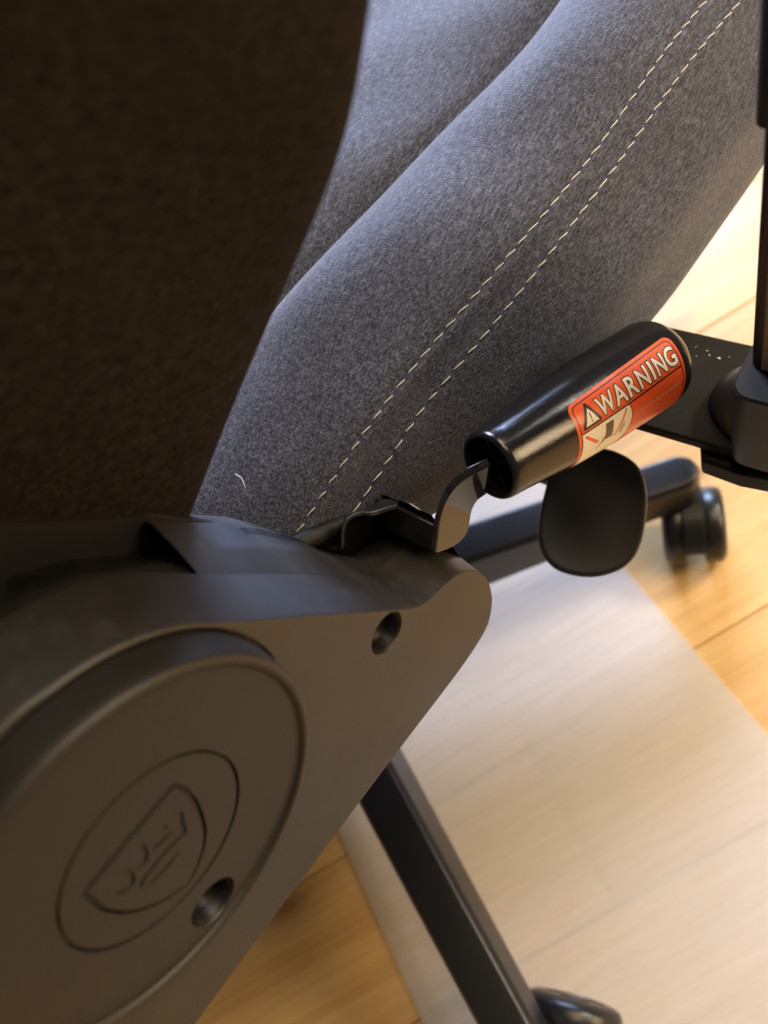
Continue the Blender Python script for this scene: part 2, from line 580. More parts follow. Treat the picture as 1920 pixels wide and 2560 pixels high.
# short loose fibres standing off the cloth
mb = MB()
random.seed(21)
for k in range(420):
    y = random.uniform(.05, .36); c = random.uniform(4.2, 21.5)
    r = catmull(seat_controls(y), SEC_N)
    i0 = int(c*SEC_N); p = r[i0].copy(); t = (r[i0+1]-r[i0-1]).normalized()
    nn = Vector((t.z, 0, -t.x))
    if nn.z < 0 and c > 7: nn = -nn
    if c <= 7 and nn.x < 0: nn = -nn
    if p.z > .43: p.z += .0012*sin(p.y*31+p.x*40) + .0007*sin(p.y*70-p.x*55)
    a = random.uniform(0, 2*pi); ln = random.uniform(.0012, .0036)
    d = (t*cos(a) + Vector((0, 1, 0))*sin(a))
    d2 = (t*cos(a+random.uniform(-1, 1)) + Vector((0, 1, 0))*sin(a+random.uniform(-1, 1)))
    tube(mb, [p, p + d*ln*.5 + nn*random.uniform(.0002, .0007), p + d*ln*.5 + d2*ln*.5 + nn*random.uniform(.0001, .0009)], .000028, 3, False)
fuzz = mb.build("fabric_fuzz", M_FUZZ, seat, angle=None)
fuzz["kind"] = "stuff"
random.seed(5)

# ---- backrest
F = [(-0.0801, 0.0105, 0.4608), (-0.0669, 0.0237, 0.4783), (-0.0505, 0.0487, 0.5045), (-0.0361, 0.0693, 0.5258), (-0.0243, 0.0842, 0.5422), (-0.0147, 0.0929, 0.5545), (-0.0068, 0.0983, 0.5645), (-0.0011, 0.1015, 0.5728), (0.0070, 0.1086, 0.5906), (0.0147, 0.1133, 0.6066), (0.0201, 0.1159, 0.6162)]
rings = []
Fs = resample(catmull(F, 6), 40)
for _ in range(10):
    Fs = [Fs[0]] + [(Fs[k-1] + Fs[k]*2 + Fs[k+1])/4 for k in range(1, 39)] + [Fs[39]]
for i, p in enumerate(Fs):
    t = i/39
    bulge = .010 + .016*t
    P = [p + Vector((-.030, .006, -.012)), p + Vector((-.012, .005, -.006)), p,
         p + Vector((.004, -.014, .006)), p + Vector((bulge*.7, -.045, .018)), p + Vector((bulge*.75, -.085, .026)),
         p + Vector((bulge*.2, -.125, .030)), p + Vector((-.02, -.15, .034)), p + Vector((-.08, -.165, .036)),
         p + Vector((-.22, -.17, .036)), p + Vector((-.40, -.165, .034)), p + Vector((-.47, -.13, .03)), p + Vector((-.485, -.06, .02)),
         p + Vector((-.47, -.01, .0)), p + Vector((-.43, -.02, -.01)), p + Vector((-.24, -.045, -.012)), p + Vector((-.08, -.022, -.014))]
    P = [Vector((q.x, q.y, q.z + 1.9*max(0, p.y - q.y - .006))) for q in P]
    rings.append(catmull(P, 5, True))
# rounded underside
base = rings[0]
cen = sum(base, Vector())/len(base)
low = []
for k, (s, dz) in enumerate(((.80, -.010), (.93, -.007), (.985, -.003))):
    low.append([cen + (q-cen)*s + Vector((0, 0, dz)) for q in base])
mb = MB(); mb.loft(low + rings, True, True, True)
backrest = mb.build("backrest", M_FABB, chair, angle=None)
part_tag(backrest, "fabric side wing of the backrest, its shade coloured in as dark brown, out of focus")

# ---- hinge cover
XF = -.011
face_px = [(-0.0110, -0.0383, 0.5428), (-0.0110, -0.0317, 0.5405), (-0.0110, -0.0213, 0.5340), (-0.0110, -0.0123, 0.5270), (-0.0110, -0.0057, 0.5197), (-0.0110, 0.0012, 0.5071), (-0.0110, 0.0082, 0.4919), (-0.0110, 0.0202, 0.4671), (-0.0110, 0.0310, 0.4439), (-0.0110, 0.0426, 0.4199), (-0.0110, 0.0459, 0.4145), (-0.0110, 0.0504, 0.4102), (-0.0110, 0.0581, 0.4058), (-0.0110, 0.0648, 0.4018), (-0.0110, 0.0696, 0.3964), (-0.0110, 0.0741, 0.3869), (-0.0110, 0.0761, 0.3759), (-0.0110, 0.0750, 0.3654), (-0.0110, 0.0716, 0.3572), (-0.0110, 0.0644, 0.3500), (-0.0110, 0.0546, 0.3494), (-0.0110, 0.0375, 0.3530), (-0.0110, -0.0053, 0.3671), (-0.0110, -0.0688, 0.3866), (-0.0110, -0.1091, 0.3981)]
CY, CZ = -.0516, .4866
tail = [(XF, -.150, .4105), (XF, -.165, .430), (XF, -.158, .470), (XF, -.135, .512), (XF, -.105, .535), (XF, -.075, .545), (XF, -.055, .5465)]
outline = [Vector(p) for p in face_px + tail]
outline = resample(catmull(outline, 5, True), 220, True)
for p in outline:
    dv = Vector((0, p.y - CY, p.z - CZ))
    if dv.length < .0568:
        dv = dv.normalized()*.0568; p.y = CY + dv.y; p.z = CZ + dv.z
def arc_loop(cy, cz, r, x, n=72):
    return [Vector((x, cy + r*cos(2*pi*k/n), cz + r*sin(2*pi*k/n))) for k in range(n)]
H1 = (.0302, .4252, .0083)
mb = MB()
f0 = offset_yz(outline, -.0008); f1 = offset_yz(outline, -.0003)
f0 = [Vector((XF, p.y, p.z)) for p in f0]; f1 = [Vector((XF-.0004, p.y, p.z)) for p in f1]
f2 = [Vector((XF-.0015, p.y, p.z)) for p in outline]
v, fc = fill_loops([f0, arc_loop(H1[0], H1[1], H1[2], XF, 40), arc_loop(CY, CZ, .0554, XF, 128)])
mb.add(v, fc)
# side wall with outward draft down to x=-.035
def flare(loop, d, x):
    out = []
    q = offset_yz(loop, d)
    return [Vector((x, p.y, p.z)) for p in q]
w1 = flare(outline, .0022, -.0225); w2 = flare(outline, .0036, -.0345); w3 = flare(outline, .0018, -.0352)
mb.loft([f0, f1, f2, w1, w2, w3])
# recess wall of the screw hole
lathe(mb, (XF, H1[0], H1[1]), (1, 0, 0), [(H1[2], 0), (H1[2]-.0006, -.0008), (H1[2]-.0007, -.003)], 40)
cover = mb.build("hinge_cover", M_COVER, chair, angle=48, wn=True)
part_tag(cover, "black plastic hinge side cover, tan where it mirrors the floor")

# inner shell / shelf behind the cover with the notch for the backrest bracket
shelf = [(-0.0550, -0.0199, 0.5287), (-0.0550, -0.0144, 0.5253), (-0.0550, -0.0039, 0.5137), (-0.0550, 0.0061, 0.4969), (-0.0550, 0.0140, 0.4823), (-0.0550, 0.0149, 0.4815), (-0.0550, 0.0154, 0.5007), (-0.0550, 0.0162, 0.5003), (-0.0550, 0.0222, 0.4887), (-0.0550, 0.0356, 0.4616), (-0.0550, 0.0430, 0.4404), (-0.0550, 0.0469, 0.4249), (-0.0550, 0.0519, 0.4126), (-0.0550, 0.0576, 0.3975), (-0.0550, 0.0657, 0.3837)]
shelf = [Vector(p) for p in shelf]
base_in = [(-.055, .060, .388), (-.055, .058, .362), (-.055, -.06, .39), (-.055, -.14, .42), (-.055, -.14, .50), (-.055, -.06, .538)]
loopB = shelf + [Vector(p) for p in base_in]
# x = -.034 edge follows the cover wall
edge = [(-0.0340, -0.0258, 0.5378), (-0.0340, -0.0190, 0.5339), (-0.0340, -0.0095, 0.5262), (-0.0340, 0.0003, 0.5155), (-0.0340, 0.0076, 0.5034), (-0.0340, 0.0103, 0.4984), (-0.0340, 0.0117, 0.4958), (-0.0340, 0.0130, 0.4930), (-0.0340, 0.0186, 0.4814), (-0.0340, 0.0298, 0.4580), (-0.0340, 0.0393, 0.4383), (-0.0340, 0.0455, 0.4249), (-0.0340, 0.0517, 0.4135), (-0.0340, 0.0564, 0.4052), (-0.0340, 0.0616, 0.3966)]
loopA = [Vector((-.0325, p[1] - .0016, p[2] - .0012)) for p in edge] + [Vector((-.034, p[1], p[2])) for p in base_in]
mb = MB()
n = len(shelf)
mid = [a.lerp(b, .5) + Vector((0, .0006, .0004)) for a, b in zip(loopA, loopB)]
mb.loft([loopA, mid, loopB], True, False, True)
back = [p + Vector((-.02, 0, -.006)) for p in loopB]
mb.loft([loopB, back], True)
shell = mb.build("inner_shell", M_COVER, cover, angle=30, bevel=.0008)

# steel hinge arm that carries the backrest, behind the cover
mb = MB()
hp = [(-.060, .050, .400), (-.060, .030, .47), (-.060, .006, .535), (-.060, -.010, .62), (-.060, -.16, .66), (-.060, -.17, .45), (-.060, -.05, .40)]
mb.loft([[Vector(p) for p in hp], [Vector(p) + Vector((-.006, 0, 0)) for p in hp]], True, True, True)
mb.build("hinge_arm", M_BRACKET, chair, angle=30, bevel=.001)

nose = [p for p in outline if p.y > .036 and p.z < .4305]
nose = [Vector((-.034, p.y, p.z)) for p in offset_yz(nose, .003)]
mb = MB()
mb.loft([nose, [Vector((-.046, p.y - .0005, p.z - .0006)) for p in nose], [Vector((-.058, p.y - .002, p.z - .003)) for p in nose]], True, True, True)
mb.build("cover_nose", M_COVER, cover, angle=40, bevel=.001)

# boss with emblem
mb = MB()
RB = .0526
prof = [(.0554, XF), (.0553, XF - .0020), (.0544, XF - .0020), (.0543, XF + .0004), (.0536, -.0035), (.0531, -.0012), (.0525, -.0003), (.0512, 0.0), (.0502, -.0003), (.0496, -.0012), (.0490, -.0017)]
lathe(mb, (0, CY, CZ), (1, 0, 0), prof, 128)
XE = -.0017
GR = .0262
H2 = (-.0634, .4480, .0078)
v, fc = fill_loops([arc_loop(CY, CZ, .0490, XE, 128), arc_loop(CY, CZ, GR + .0006, XE, 96), arc_loop(H2[0], H2[1], H2[2], XE, 40)])
mb.add(v, fc)
lathe(mb, (0, H2[0], H2[1]), (1, 0, 0), [(H2[2], XE), (H2[2]-.0005, XE-.0007), (H2[2]-.0006, XE-.003)], 40)
# groove ring
lathe(mb, (0, CY, CZ), (1, 0, 0), [(GR+.0006, XE), (GR+.0004, XE-.0014), (GR-.0002, XE-.0014), (GR-.0004, XE-.0002)], 96)
shield = [(-.0642, .5016), (-.0590, .5006), (-.0502, .4987), (-.0420, .4966), (-.0357, .4950), (-.0362, .4905), (-.0380, .4840), (-.0410, .4778), (-.0446, .4722), (-.0492, .4682), (-.0545, .4658), (-.0590, .4652), (-.0625, .4690), (-.0652, .4732), (-.0672, .4785), (-.0681, .4845), (-.0676, .4920)]
def poly_x(P, x): return [Vector((x, a, b)) for a, b in P]
XI = XE - .0002
sh = resample(poly_x(shield, XI), 90, True)
sh_o = offset_yz(sh, .0008)
v, fc = fill_loops([arc_loop(CY, CZ, GR-.0004, XI, 96), sh_o]); mb.add(v, fc)
g1 = [Vector((XI-.0013, p.y, p.z)) for p in offset_yz(sh, .0005)]
g2 = [Vector((XI-.0013, p.y, p.z)) for p in offset_yz(sh, -.0003)]
g3 = [Vector((XI+.0003, p.y, p.z)) for p in offset_yz(sh, -.0006)]
mb.loft([sh_o, g1, g2, g3], True)
XS = XI + .0003
def stroke(P, w):
    P = [Vector((XS, a, b)) for a, b in P]
    P = catmull(P, 4) if len(P) > 2 else P
    L = []; R = []
    for i, p in enumerate(P):
        t = (P[min(i+1, len(P)-1)] - P[max(i-1, 0)]).normalized()
        nn = Vector((0, t.z, -t.y))
        ww = w*(.55 + .45*sin(pi*min(1, max(0, (i+.6)/(len(P)+.2)))))
        L.append(p + nn*ww); R.append(p - nn*ww)
    return L + R[::-1]
strokes = [stroke([(-.0414, .4868), (-.0440, .4836), (-.0462, .4804), (-.0480, .4812), (-.0523, .4831), (-.0561, .4841), (-.0595, .4847), (-.0617, .4834)], .00078),
           stroke([(-.0512, .4778), (-.0552, .4786), (-.0580, .4799), (-.0607, .4814)], .00072),
           stroke([(-.0470, .4858), (-.0486, .4864), (-.0502, .4872), (-.0513, .4888)], .00066),
           stroke([(-.0511, .4936), (-.0530, .4898), (-.0551, .4885), (-.0572, .4893)], .00072),
           stroke([(-.0577, .4930), (-.0588, .4898), (-.0608, .4879), (-.0626, .4886), (-.0636, .4914)], .00072),
           [Vector((XS, -.0460 + .00055*cos(a*pi/5), .4890 + .00055*sin(a*pi/5))) for a in range(10)]]
v, fc = fill_loops([g3] + strokes); mb.add(v, fc)
cap = mb.build("emblem_cap", M_CAP, cover, angle=48, wn=True)
part_tag(cap, "round hinge cap with a shield emblem")
for s in strokes:
    e = MB()
    e.loft([s, [p + Vector((-.0007, 0, 0)) for p in s]], True, False, True)
    e.build("emblem_stroke", M_ENG, cover, angle=30)
# screw plugs: glossy dished caps seated in the recesses
for (cy, cz, r), x in ((H1, XF), (H2, XE)):
    mb = MB()
    lathe(mb, (x, cy, cz), (1, 0, 0), [(r-.0003, -.0060), (r-.0004, -.0010), (r-.0009, -.0005), (r-.0014, -.0010), (r-.0020, -.0044), (r*.62, -.0062), (r*.35, -.0070), (r*.08, -.0072)], 40, False, True)
    part_tag(mb.build("screw_plug", M_PLUG, cover, angle=60), "glossy black dished screw plug")

# ---- lever slot guard (arched shell on top of the cover)
Rr = [(-0.0460, 0.0494, 0.4254), (-0.0450, 0.0539, 0.4324), (-0.0445, 0.0575, 0.4352), (-0.0440, 0.0608, 0.4347), (-0.0430, 0.0641, 0.4323), (-0.0405, 0.0659, 0.4308), (-0.0390, 0.0687, 0.4286), (-0.0370, 0.0716, 0.4276), (-0.0345, 0.0741, 0.4269)]
Rb = [(-0.0540, 0.0515, 0.4143), (-0.0530, 0.0562, 0.4219), (-0.0520, 0.0602, 0.4261), (-0.0510, 0.0636, 0.4263), (-0.0480, 0.0677, 0.4249), (-0.0460, 0.0719, 0.4231), (-0.0440, 0.0739, 0.4241), (-0.0420, 0.0760, 0.4230), (-0.0390, 0.0782, 0.4201)]
Rc = catmull(Rr, 4); Bc = catmull(Rb, 4)
mb = MB()
inner = []
for a, b in zip(Rc, Bc):
    inner.append((a, b))
inside = Vector([(-0.0460, 0.0594, 0.4202)][0])
def shell_rings():
    out = []
    th = .0021
    for a, b in zip(Rc, Bc):
        o = inside - a; o.x = 0
        o = o.normalized()*th
        m1 = a.lerp(b, .2); m2 = a.lerp(b, .6)
        out.append([a, m1, m2, b, b + o, m2 + o, m1 + o, a + o])
    return out
mb.loft(shell_rings(), True, True, True)
guard = mb.build("slot_guard", M_GUARD, chair, angle=50, bevel=.0004)
part_tag(guard, "arched black plastic guard around the lever slot")
# black sheets standing in for the shade behind the guard and under the tongue
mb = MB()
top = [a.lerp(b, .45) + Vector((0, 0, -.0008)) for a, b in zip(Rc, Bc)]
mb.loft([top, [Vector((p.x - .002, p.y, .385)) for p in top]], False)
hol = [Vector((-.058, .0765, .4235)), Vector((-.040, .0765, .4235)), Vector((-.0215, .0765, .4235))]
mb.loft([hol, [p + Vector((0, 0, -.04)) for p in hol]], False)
mb.build("slot_shade_sheet", M_HOLLOW, guard, angle=40)
# back wall of the slot, running along the strip's far edge
wall_top = [(-0.0395, 0.0778, 0.4210), (-0.0365, 0.0790, 0.4166), (-0.0320, 0.0789, 0.4138), (-0.0270, 0.0781, 0.4104)]
mb = MB()
mb.loft([[Vector(p), Vector(p) + Vector((-.001, .0014, .0002)), Vector(p) + Vector((-.001, .0014, -.022)), Vector(p) + Vector((0, -.0004, -.022))] for p in catmull(wall_top, 4)], True, True, True)
mb.build("slot_rim", M_GUARD, guard, angle=40, bevel=.0004)
# frame rail under the cushion edge
mb = MB()
tube(mb, catmull([(-0.0580, 0.0395, 0.4354), (-0.0560, 0.0477, 0.4313), (-0.0540, 0.0543, 0.4271), (-0.0520, 0.0607, 0.4230)], 4), .0040, 12)
part_tag(mb.build("seat_rail", M_BRACKET, chair, angle=60), "dusty dark rail under the cushion edge")

# ---- recline lever: bent flat steel
def slab(nearL, farL, thick):
    """flat bar given its two edge polylines and a thickness vector per point"""
    rings = []
    for a, b, t in zip(nearL, farL, thick):
        rings.append([a, a.lerp(b, .5), b, b + t, a.lerp(b, .5) + t, a + t])
    return rings
ne = [Vector(p) for p in ((-.060, .0680, .4130), (-.040, .0672, .4132), (-.0200, .0670, .4128), (-.0196, .0672, .4138),
      (-.0188, .0700, .4190), (-.0182, .0745, .4254), (-.0180, .0800, .4292), (-.0160, .0856, .4340), (-.0130, .0895, .4364), (-.0095, .0948, .4368), (-.0062, .1030, .4335), (-.002, .125, .423))]
fe = [Vector(p) for p in ((-.060, .0738, .4238), (-.040, .0738, .4240), (-.0192, .0733, .4226), (-.0205, .0700, .4080),
      (-.0190, .0738, .4032), (-.0186, .0790, .3985), (-.0184, .0835, .3985), (-.0175, .0862, .4060), (-.0150, .0873, .4120), (-.0110, .0900, .4200), (-.0070, .0990, .4215), (-.003, .121, .411))]
# horizontal tongue
mb = MB()
tn = Vector((0, .0017, -.0011))
mb.loft(slab(ne[:3], fe[:3], [tn]*3), True, True, True)
# cheek plate standing in the YZ plane, running up into the grip
eL = [(-0.0200, 0.0673, 0.4146), (-0.0195, 0.0714, 0.4199), (-0.0190, 0.0750, 0.4251), (-0.0185, 0.0805, 0.4294), (-0.0172, 0.0845, 0.4329), (-0.0150, 0.0882, 0.4357), (-0.0122, 0.0926, 0.4370), (-0.0092, 0.0966, 0.4371), (-0.0066, 0.0996, 0.4372)]
eF = [(-0.0182, 0.0668, 0.4114), (-0.0177, 0.0704, 0.4166), (-0.0172, 0.0745, 0.4228), (-0.0165, 0.0787, 0.4277), (-0.0150, 0.0826, 0.4315), (-0.0128, 0.0870, 0.4341), (-0.0098, 0.0916, 0.4351), (-0.0068, 0.0945, 0.4363), (-0.0045, 0.0973, 0.4365)]
eR = [(-0.0182, 0.0683, 0.4096), (-0.0182, 0.0736, 0.4034), (-0.0180, 0.0792, 0.3995), (-0.0178, 0.0835, 0.3988), (-0.0172, 0.0869, 0.4031), (-0.0160, 0.0893, 0.4085), (-0.0130, 0.0913, 0.4145), (-0.0100, 0.0925, 0.4182), (-0.0070, 0.0952, 0.4201)]
eL, eF, eR = [resample(catmull(q, 5), 33) for q in (eL, eF, eR)]
mb.loft([[a, b, b.lerp(c, .5), c, c + Vector((-.0021, -.0002, 0)), a.lerp(c, .5) + Vector((-.0004, 0, 0))] for a, b, c in zip(eL, eF, eR)], True, True, True)
lever = mb.build("recline_lever", M_STEEL, chair, angle=45, bevel=.0005)
part_tag(lever, "bent glossy black steel lever strip")

# grip
GA = Vector((-.0064, .0977, .4335)); GB = Vector((.0160, .1981, .3871))
GD = (GB-GA).normalized(); GL0 = (GB-GA).length; GL = .0985
e1 = Vector((.6732529, .18145988, .71680042)); e1 = (e1 - GD*e1.dot(GD)).normalized()
e2 = GD.cross(e1)
def grip_r(s):
    u = s/GL0
    xs = [0, .1, .3, .5, .85, 1]; rs = [.0133, .0142, .0167, .0180, .0185, .0185]
    for i in range(5):
        if u <= xs[i+1]:
            t = (u-xs[i])/(xs[i+1]-xs[i]); t = t if i not in (0,) else t
            return rs[i]+(rs[i+1]-rs[i])*t
    return rs[-1]
def gp(s, th, lift=0):
    r = grip_r(s) + lift
    a = radians(th)
    return GA + GD*s + (e1*cos(a) + e2*sin(a))*r
mb = MB()
prof = [(.0095, .030), (.0105, .003), (.0110, .0006), (.0117, 0), (.0126, .0002), (.0132, .0009), (.0136, .0022)]
k = 26
for i in range(1, k):
    s = .003 + (GL-.010)*i/k
    prof.append(((grip_r(s-.003) + grip_r(s) + grip_r(min(GL, s+.003)))/3, s))
prof += [(.0184, GL-.0055), (.0179, GL-.0030), (.0168, GL-.0012), (.0152, GL-.0002), (.0130, GL+.0002), (.008, GL+.0004), (.0005, GL+.0004)]
def lathe_e(mb, prof, n=96, cap0=False, cap1=False):
    mb.loft([[GA + GD*h + (e1*cos(2*pi*q/n) + e2*sin(2*pi*q/n))*r for q in range(n)] for r, h in prof], True, cap0, cap1)
lathe_e(mb, prof, 96, True, True)
# cross webs inside the open end
for th in (20, 110):
    a = radians(th); d1 = e1*cos(a) + e2*sin(a); d2 = -e1*sin(a) + e2*cos(a)
    for sg in (-1, 1):
        c0 = d1*(.0062*sg)
        vs = []
        for h in (.0035, .03):
            for u in (-.0045, .0045):
                for w in (-.0006, .0006):
                    vs.append(GA + GD*h + c0 + d1*u + d2*w)
        mb.add(vs, [(0, 1, 3, 2), (4, 6, 7, 5), (0, 4, 5, 1), (2, 3, 7, 6), (0, 2, 6, 4), (1, 5, 7, 3)])
grip = mb.build("grip", M_GRIP, lever, angle=40)
part_tag(grip, "glossy black tapered plastic grip, open at the near end")
# mould parting line
mb = MB(); tube(mb, [gp(.006 + (GL-.02)*i/30, -33, .00002) for i in range(31)], .00014, 6)
mb.build("parting_line", M_GRIP, lever)

# ---- warning sticker, wrapped round the grip. sticker coords: u along (mm), v around (deg), skewed a little
def lab(u, v, lift):
    return gp(u/1000, v - .155*(u-30), lift)
def patch(name, poly, lift, mat, nsub=None):
    """wrap a flat polygon (u mm, v deg) on the grip: triangulate, subdivide, map"""
    bm = bmesh.new()
    for lp in (poly if isinstance(poly[0][0], (tuple, list)) else [poly]):
        vs = [bm.verts.new((u, v*.31, 0)) for u, v in lp]
        for i in range(len(vs)): bm.edges.new((vs[i], vs[(i+1) % len(vs)]))
    bmesh.ops.triangle_fill(bm, use_beauty=True, use_dissolve=False, edges=bm.edges[:])
    return wrap_bm(name, bm, lift, mat)
def wrap_bm(name, bm, lift, mat, maxe=1.6):
    for it in range(6):
        es = [e for e in bm.edges if e.calc_length() > maxe]
        if not es: break
        bmesh.ops.subdivide_edges(bm, edges=es, cuts=1)
        bmesh.ops.triangulate(bm, faces=[f for f in bm.faces if len(f.verts) > 3])
    for v in bm.verts:
        p = lab(v.co.x, v.co.y/.31, lift)
        v.co = p
    bmesh.ops.recalc_face_normals(bm, faces=bm.faces)
    me = bpy.data.meshes.new(name); 
    f0 = bm.faces[:][0] if len(bm.faces) else None
    bm.to_mesh(me); bm.free()
    # outward
    me.calc_loop_triangles()
    pl = me.polygons[0]
    ax = GA + GD*((pl.center-GA).dot(GD))
    if pl.normal.dot(pl.center-ax) < 0: me.flip_normals()
    smooth(me)
    me.materials.append(mat)
    o = bpy.data.objects.new(name, me); COL.objects.link(o)
    o.parent = lever
    return o
def rrect(u0, u1, v0, v1, ru, n=8):
    rv = ru/.31
    out = []
    for cu, cv, a0 in ((u1-ru, v1-rv, 0), (u0+ru, v1-rv, 90), (u0+ru, v0+rv, 180), (u1-ru, v0+rv, 270)):
        for i in range(n+1):
            a = radians(a0 + 90*i/n)
            out.append((cu + ru*cos(a), cv + rv*sin(a)))
    return out
def circ_arc(cu, cv, r, a0, a1, n):
    return [(cu + r*cos(radians(a0+(a1-a0)*i/n)), cv + r*sin(radians(a0+(a1-a0)*i/n))/.31) for i in range(n+1)]
U0, U1, V0, V1 = 29.6, 90.2, -11.0, 118.0
part_tag(patch("warning_label", rrect(U0, U1, V0, V1, 3.4), .00010, M_ORANGE), "orange warning sticker wrapped round the grip")
fr_o = rrect(U0+1.3, U1-1.3, V0+4.2, V1-4.2, 2.6); fr_i = rrect(U0+1.75, U1-1.75, V0+5.7, V1-5.7, 2.2)
patch("label_border", [fr_o, fr_i], .00016, M_INK)
patch("label_divider", [(U0+1.4, 29.2), (U1-1.4, 29.2), (U1-1.4, 31.2), (U0+1.4, 31.2)], .00017, M_INK)
# white pictogram panel with its round right-hand side
panel = [(U0+1.75, 31.2)] + [(50.5, 31.2), (56.0, 31.2)] + [(57.0, 38), (57.2, 48), (56.6, 58), (55.2, 68), (52.8, 80), (48, 92), (U0+1.75, 98)]
patch("pictogram_panel", panel, .00016, M_CREAM)
rim = [(56.0, 31.2), (57.0, 38), (57.2, 48), (56.6, 58), (55.2, 68), (52.8, 80)]
patch("pictogram_rim", rim + [(u+.35, v) for u, v in rim[::-1]], .00020, M_INK)
patch("pictogram_seat", [(43.2, 35.5), (47.3, 35.5), (46.8, 58.0), (42.8, 57.0)], .00020, M_BROWN)
patch("pictogram_slash", [(54.2, 33.0), (55.0, 33.8), (48.6, 61.0), (47.6, 60.0)], .00022, M_ORANGE)
patch("pictogram_slash", [(32.2, 36.0), (33.3, 34.4), (39.6, 52.5), (38.4, 55.0)], .00022, M_ORANGE)
def ribbon(pts, w):
    P = catmull([(u, v*.31, 0) for u, v in pts], 5)
    Lh = []; Rh = []
    for i, p in enumerate(P):
        t = (P[min(i+1, len(P)-1)]-P[max(i-1, 0)]).normalized(); nn = Vector((-t.y, t.x, 0))
        Lh.append(p+nn*w); Rh.append(p-nn*w)
    return [(p.x, p.y/.31) for p in Lh + Rh[::-1]]
patch("pictogram_hand", ribbon([(39.0, 66), (40.6, 60), (42.0, 55.0), (42.9, 52.5), (43.0, 55.5), (41.8, 59.5)], .22), .00022, M_INK)
patch("pictogram_hand", ribbon([(51.2, 61), (51.0, 57), (51.8, 52.0), (53.2, 48.5)], .20), .00022, M_INK)
patch("pictogram_hand", ribbon([(52.0, 60), (52.2, 56), (53.4, 52.5)], .18), .00022, M_INK)
# warning triangle
patch("triangle_edge", [(36.9, -2.4), (37.6, -2.4), (42.0, 25.2), (41.2, 27.4), (33.0, 27.4), (32.3, 25.0)], .00020, M_INK)
patch("triangle", [(37.2, 4.0), (40.6, 24.4), (33.9, 24.4)], .00025, M_CREAM)
patch("triangle_mark", [(36.9, 10.5), (37.55, 10.5), (37.45, 18.6), (37.0, 18.6)], .00030, M_INK)
patch("triangle_mark", [(36.95, 20.0), (37.5, 20.0), (37.5, 22.0), (36.95, 22.0)], .00030, M_INK)
def text_bm(body, offset):
    cu = bpy.data.curves.new("txt", 'FONT'); cu.body = body; cu.size = 1; cu.offset = offset; cu.resolution_u = 3
    o = bpy.data.objects.new("txt", cu); COL.objects.link(o)
    dg = bpy.context.evaluated_depsgraph_get()
    me = bpy.data.meshes.new_from_object(o.evaluated_get(dg))
    bm = bmesh.new(); bm.from_mesh(me)
    bpy.data.objects.remove(o); bpy.data.meshes.remove(me)
    bmesh.ops.triangulate(bm, faces=bm.faces)
    return bm
def glyph(name, body, u0, u1, v_cap, v_base, offset, lift, mat, ref=None, bold=0):
    bm = text_bm(body, offset)
    rb = text_bm(body, 0)
    xs = [v.co.x for v in rb.verts]; ysb = [v.co.y for v in rb.verts]
    x0, x1, y0, y1 = min(xs), max(xs), min(ysb), max(ysb)
    rb.free()
    for v in bm.verts:
        u = u0 + (v.co.x-x0)/(x1-x0)*(u1-u0)
        vv = v_base + (v.co.y-y0)/(y1-y0)*(v_cap-v_base)
        v.co = (u, vv*.31, 0)
    return wrap_bm(name, bm, lift, mat)
letters = [("W", 41.9, 50.0), ("A", 50.6, 56.4), ("R", 57.8, 63.0), ("N", 64.6, 70.2), ("I", 72.4, 73.4), ("N", 75.4, 80.6), ("G", 81.8, 87.4)]
for ch, a, b in letters:
    glyph("letter_outline", ch, a, b, 2.0, 24.6, .062, .00020, M_INK)
    glyph("letter", ch, a, b, 2.0, 24.6, .020, .00026, M_CREAM)
for k, body in enumerate(("When the seat is under",)):
    glyph("fine_print", body, 59.5, 86.5, 44.0 + k*9, 52.0 + k*9, 0.0, .00018, M_FINE)

# ---- armrest: bracket plate, dome, socket, post, sleeve
ZB = .352
mb = MB()
br = [(-0.0203, 0.2341, 0.3520), (0.0370, 0.2333, 0.3520), (0.0583, 0.1783, 0.3520), (0.0327, 0.1782, 0.3520), (-0.0024, 0.1786, 0.3520)]
br = [Vector(p) for p in br]
inb = Vector((-.16, 0, 0))
pts = [br[0] + inb*.8, br[0], br[1] + Vector((.03, 0, 0)), br[2] + Vector((.03, 0, 0)), br[3], br[4] + inb*.8]
mb.loft([[p + Vector((0, 0, -.006)) for p in pts], pts], True, True, True)
arm = mb.build("armrest_bracket", M_BRACKET, chair, angle=30, bevel=.0010)
part_tag(arm, "flat black steel armrest bracket reaching out from under the seat")
# paint chips and crumbs on the plate
for (cx, cy, cz), r in zip([(0.0183, 0.2228, 0.3524), (0.0229, 0.2222, 0.3524), (0.0166, 0.2249, 0.3524), (0.0132, 0.2208, 0.3524), (0.0113, 0.2260, 0.3524), (0.0267, 0.2243, 0.3524), (0.0137, 0.2118, 0.3524), (0.0108, 0.2254, 0.3524)], (.0005, .0010, .0004, .0003, .0003, .0003, .0004, .0003)):
    mb = MB()
    q = [Vector((cx + r*cos(a)*random.uniform(.6, 1.5), cy + r*sin(a)*random.uniform(.4, .8), cz)) for a in [k*pi/3 for k in range(6)]]
    mb.loft([q, [p.lerp(Vector((cx, cy, cz)), .5) + Vector((0, 0, r*.5)) for p in q]], True, True, True)
    mb.build("paint_chip", M_LINT, arm, angle=30)
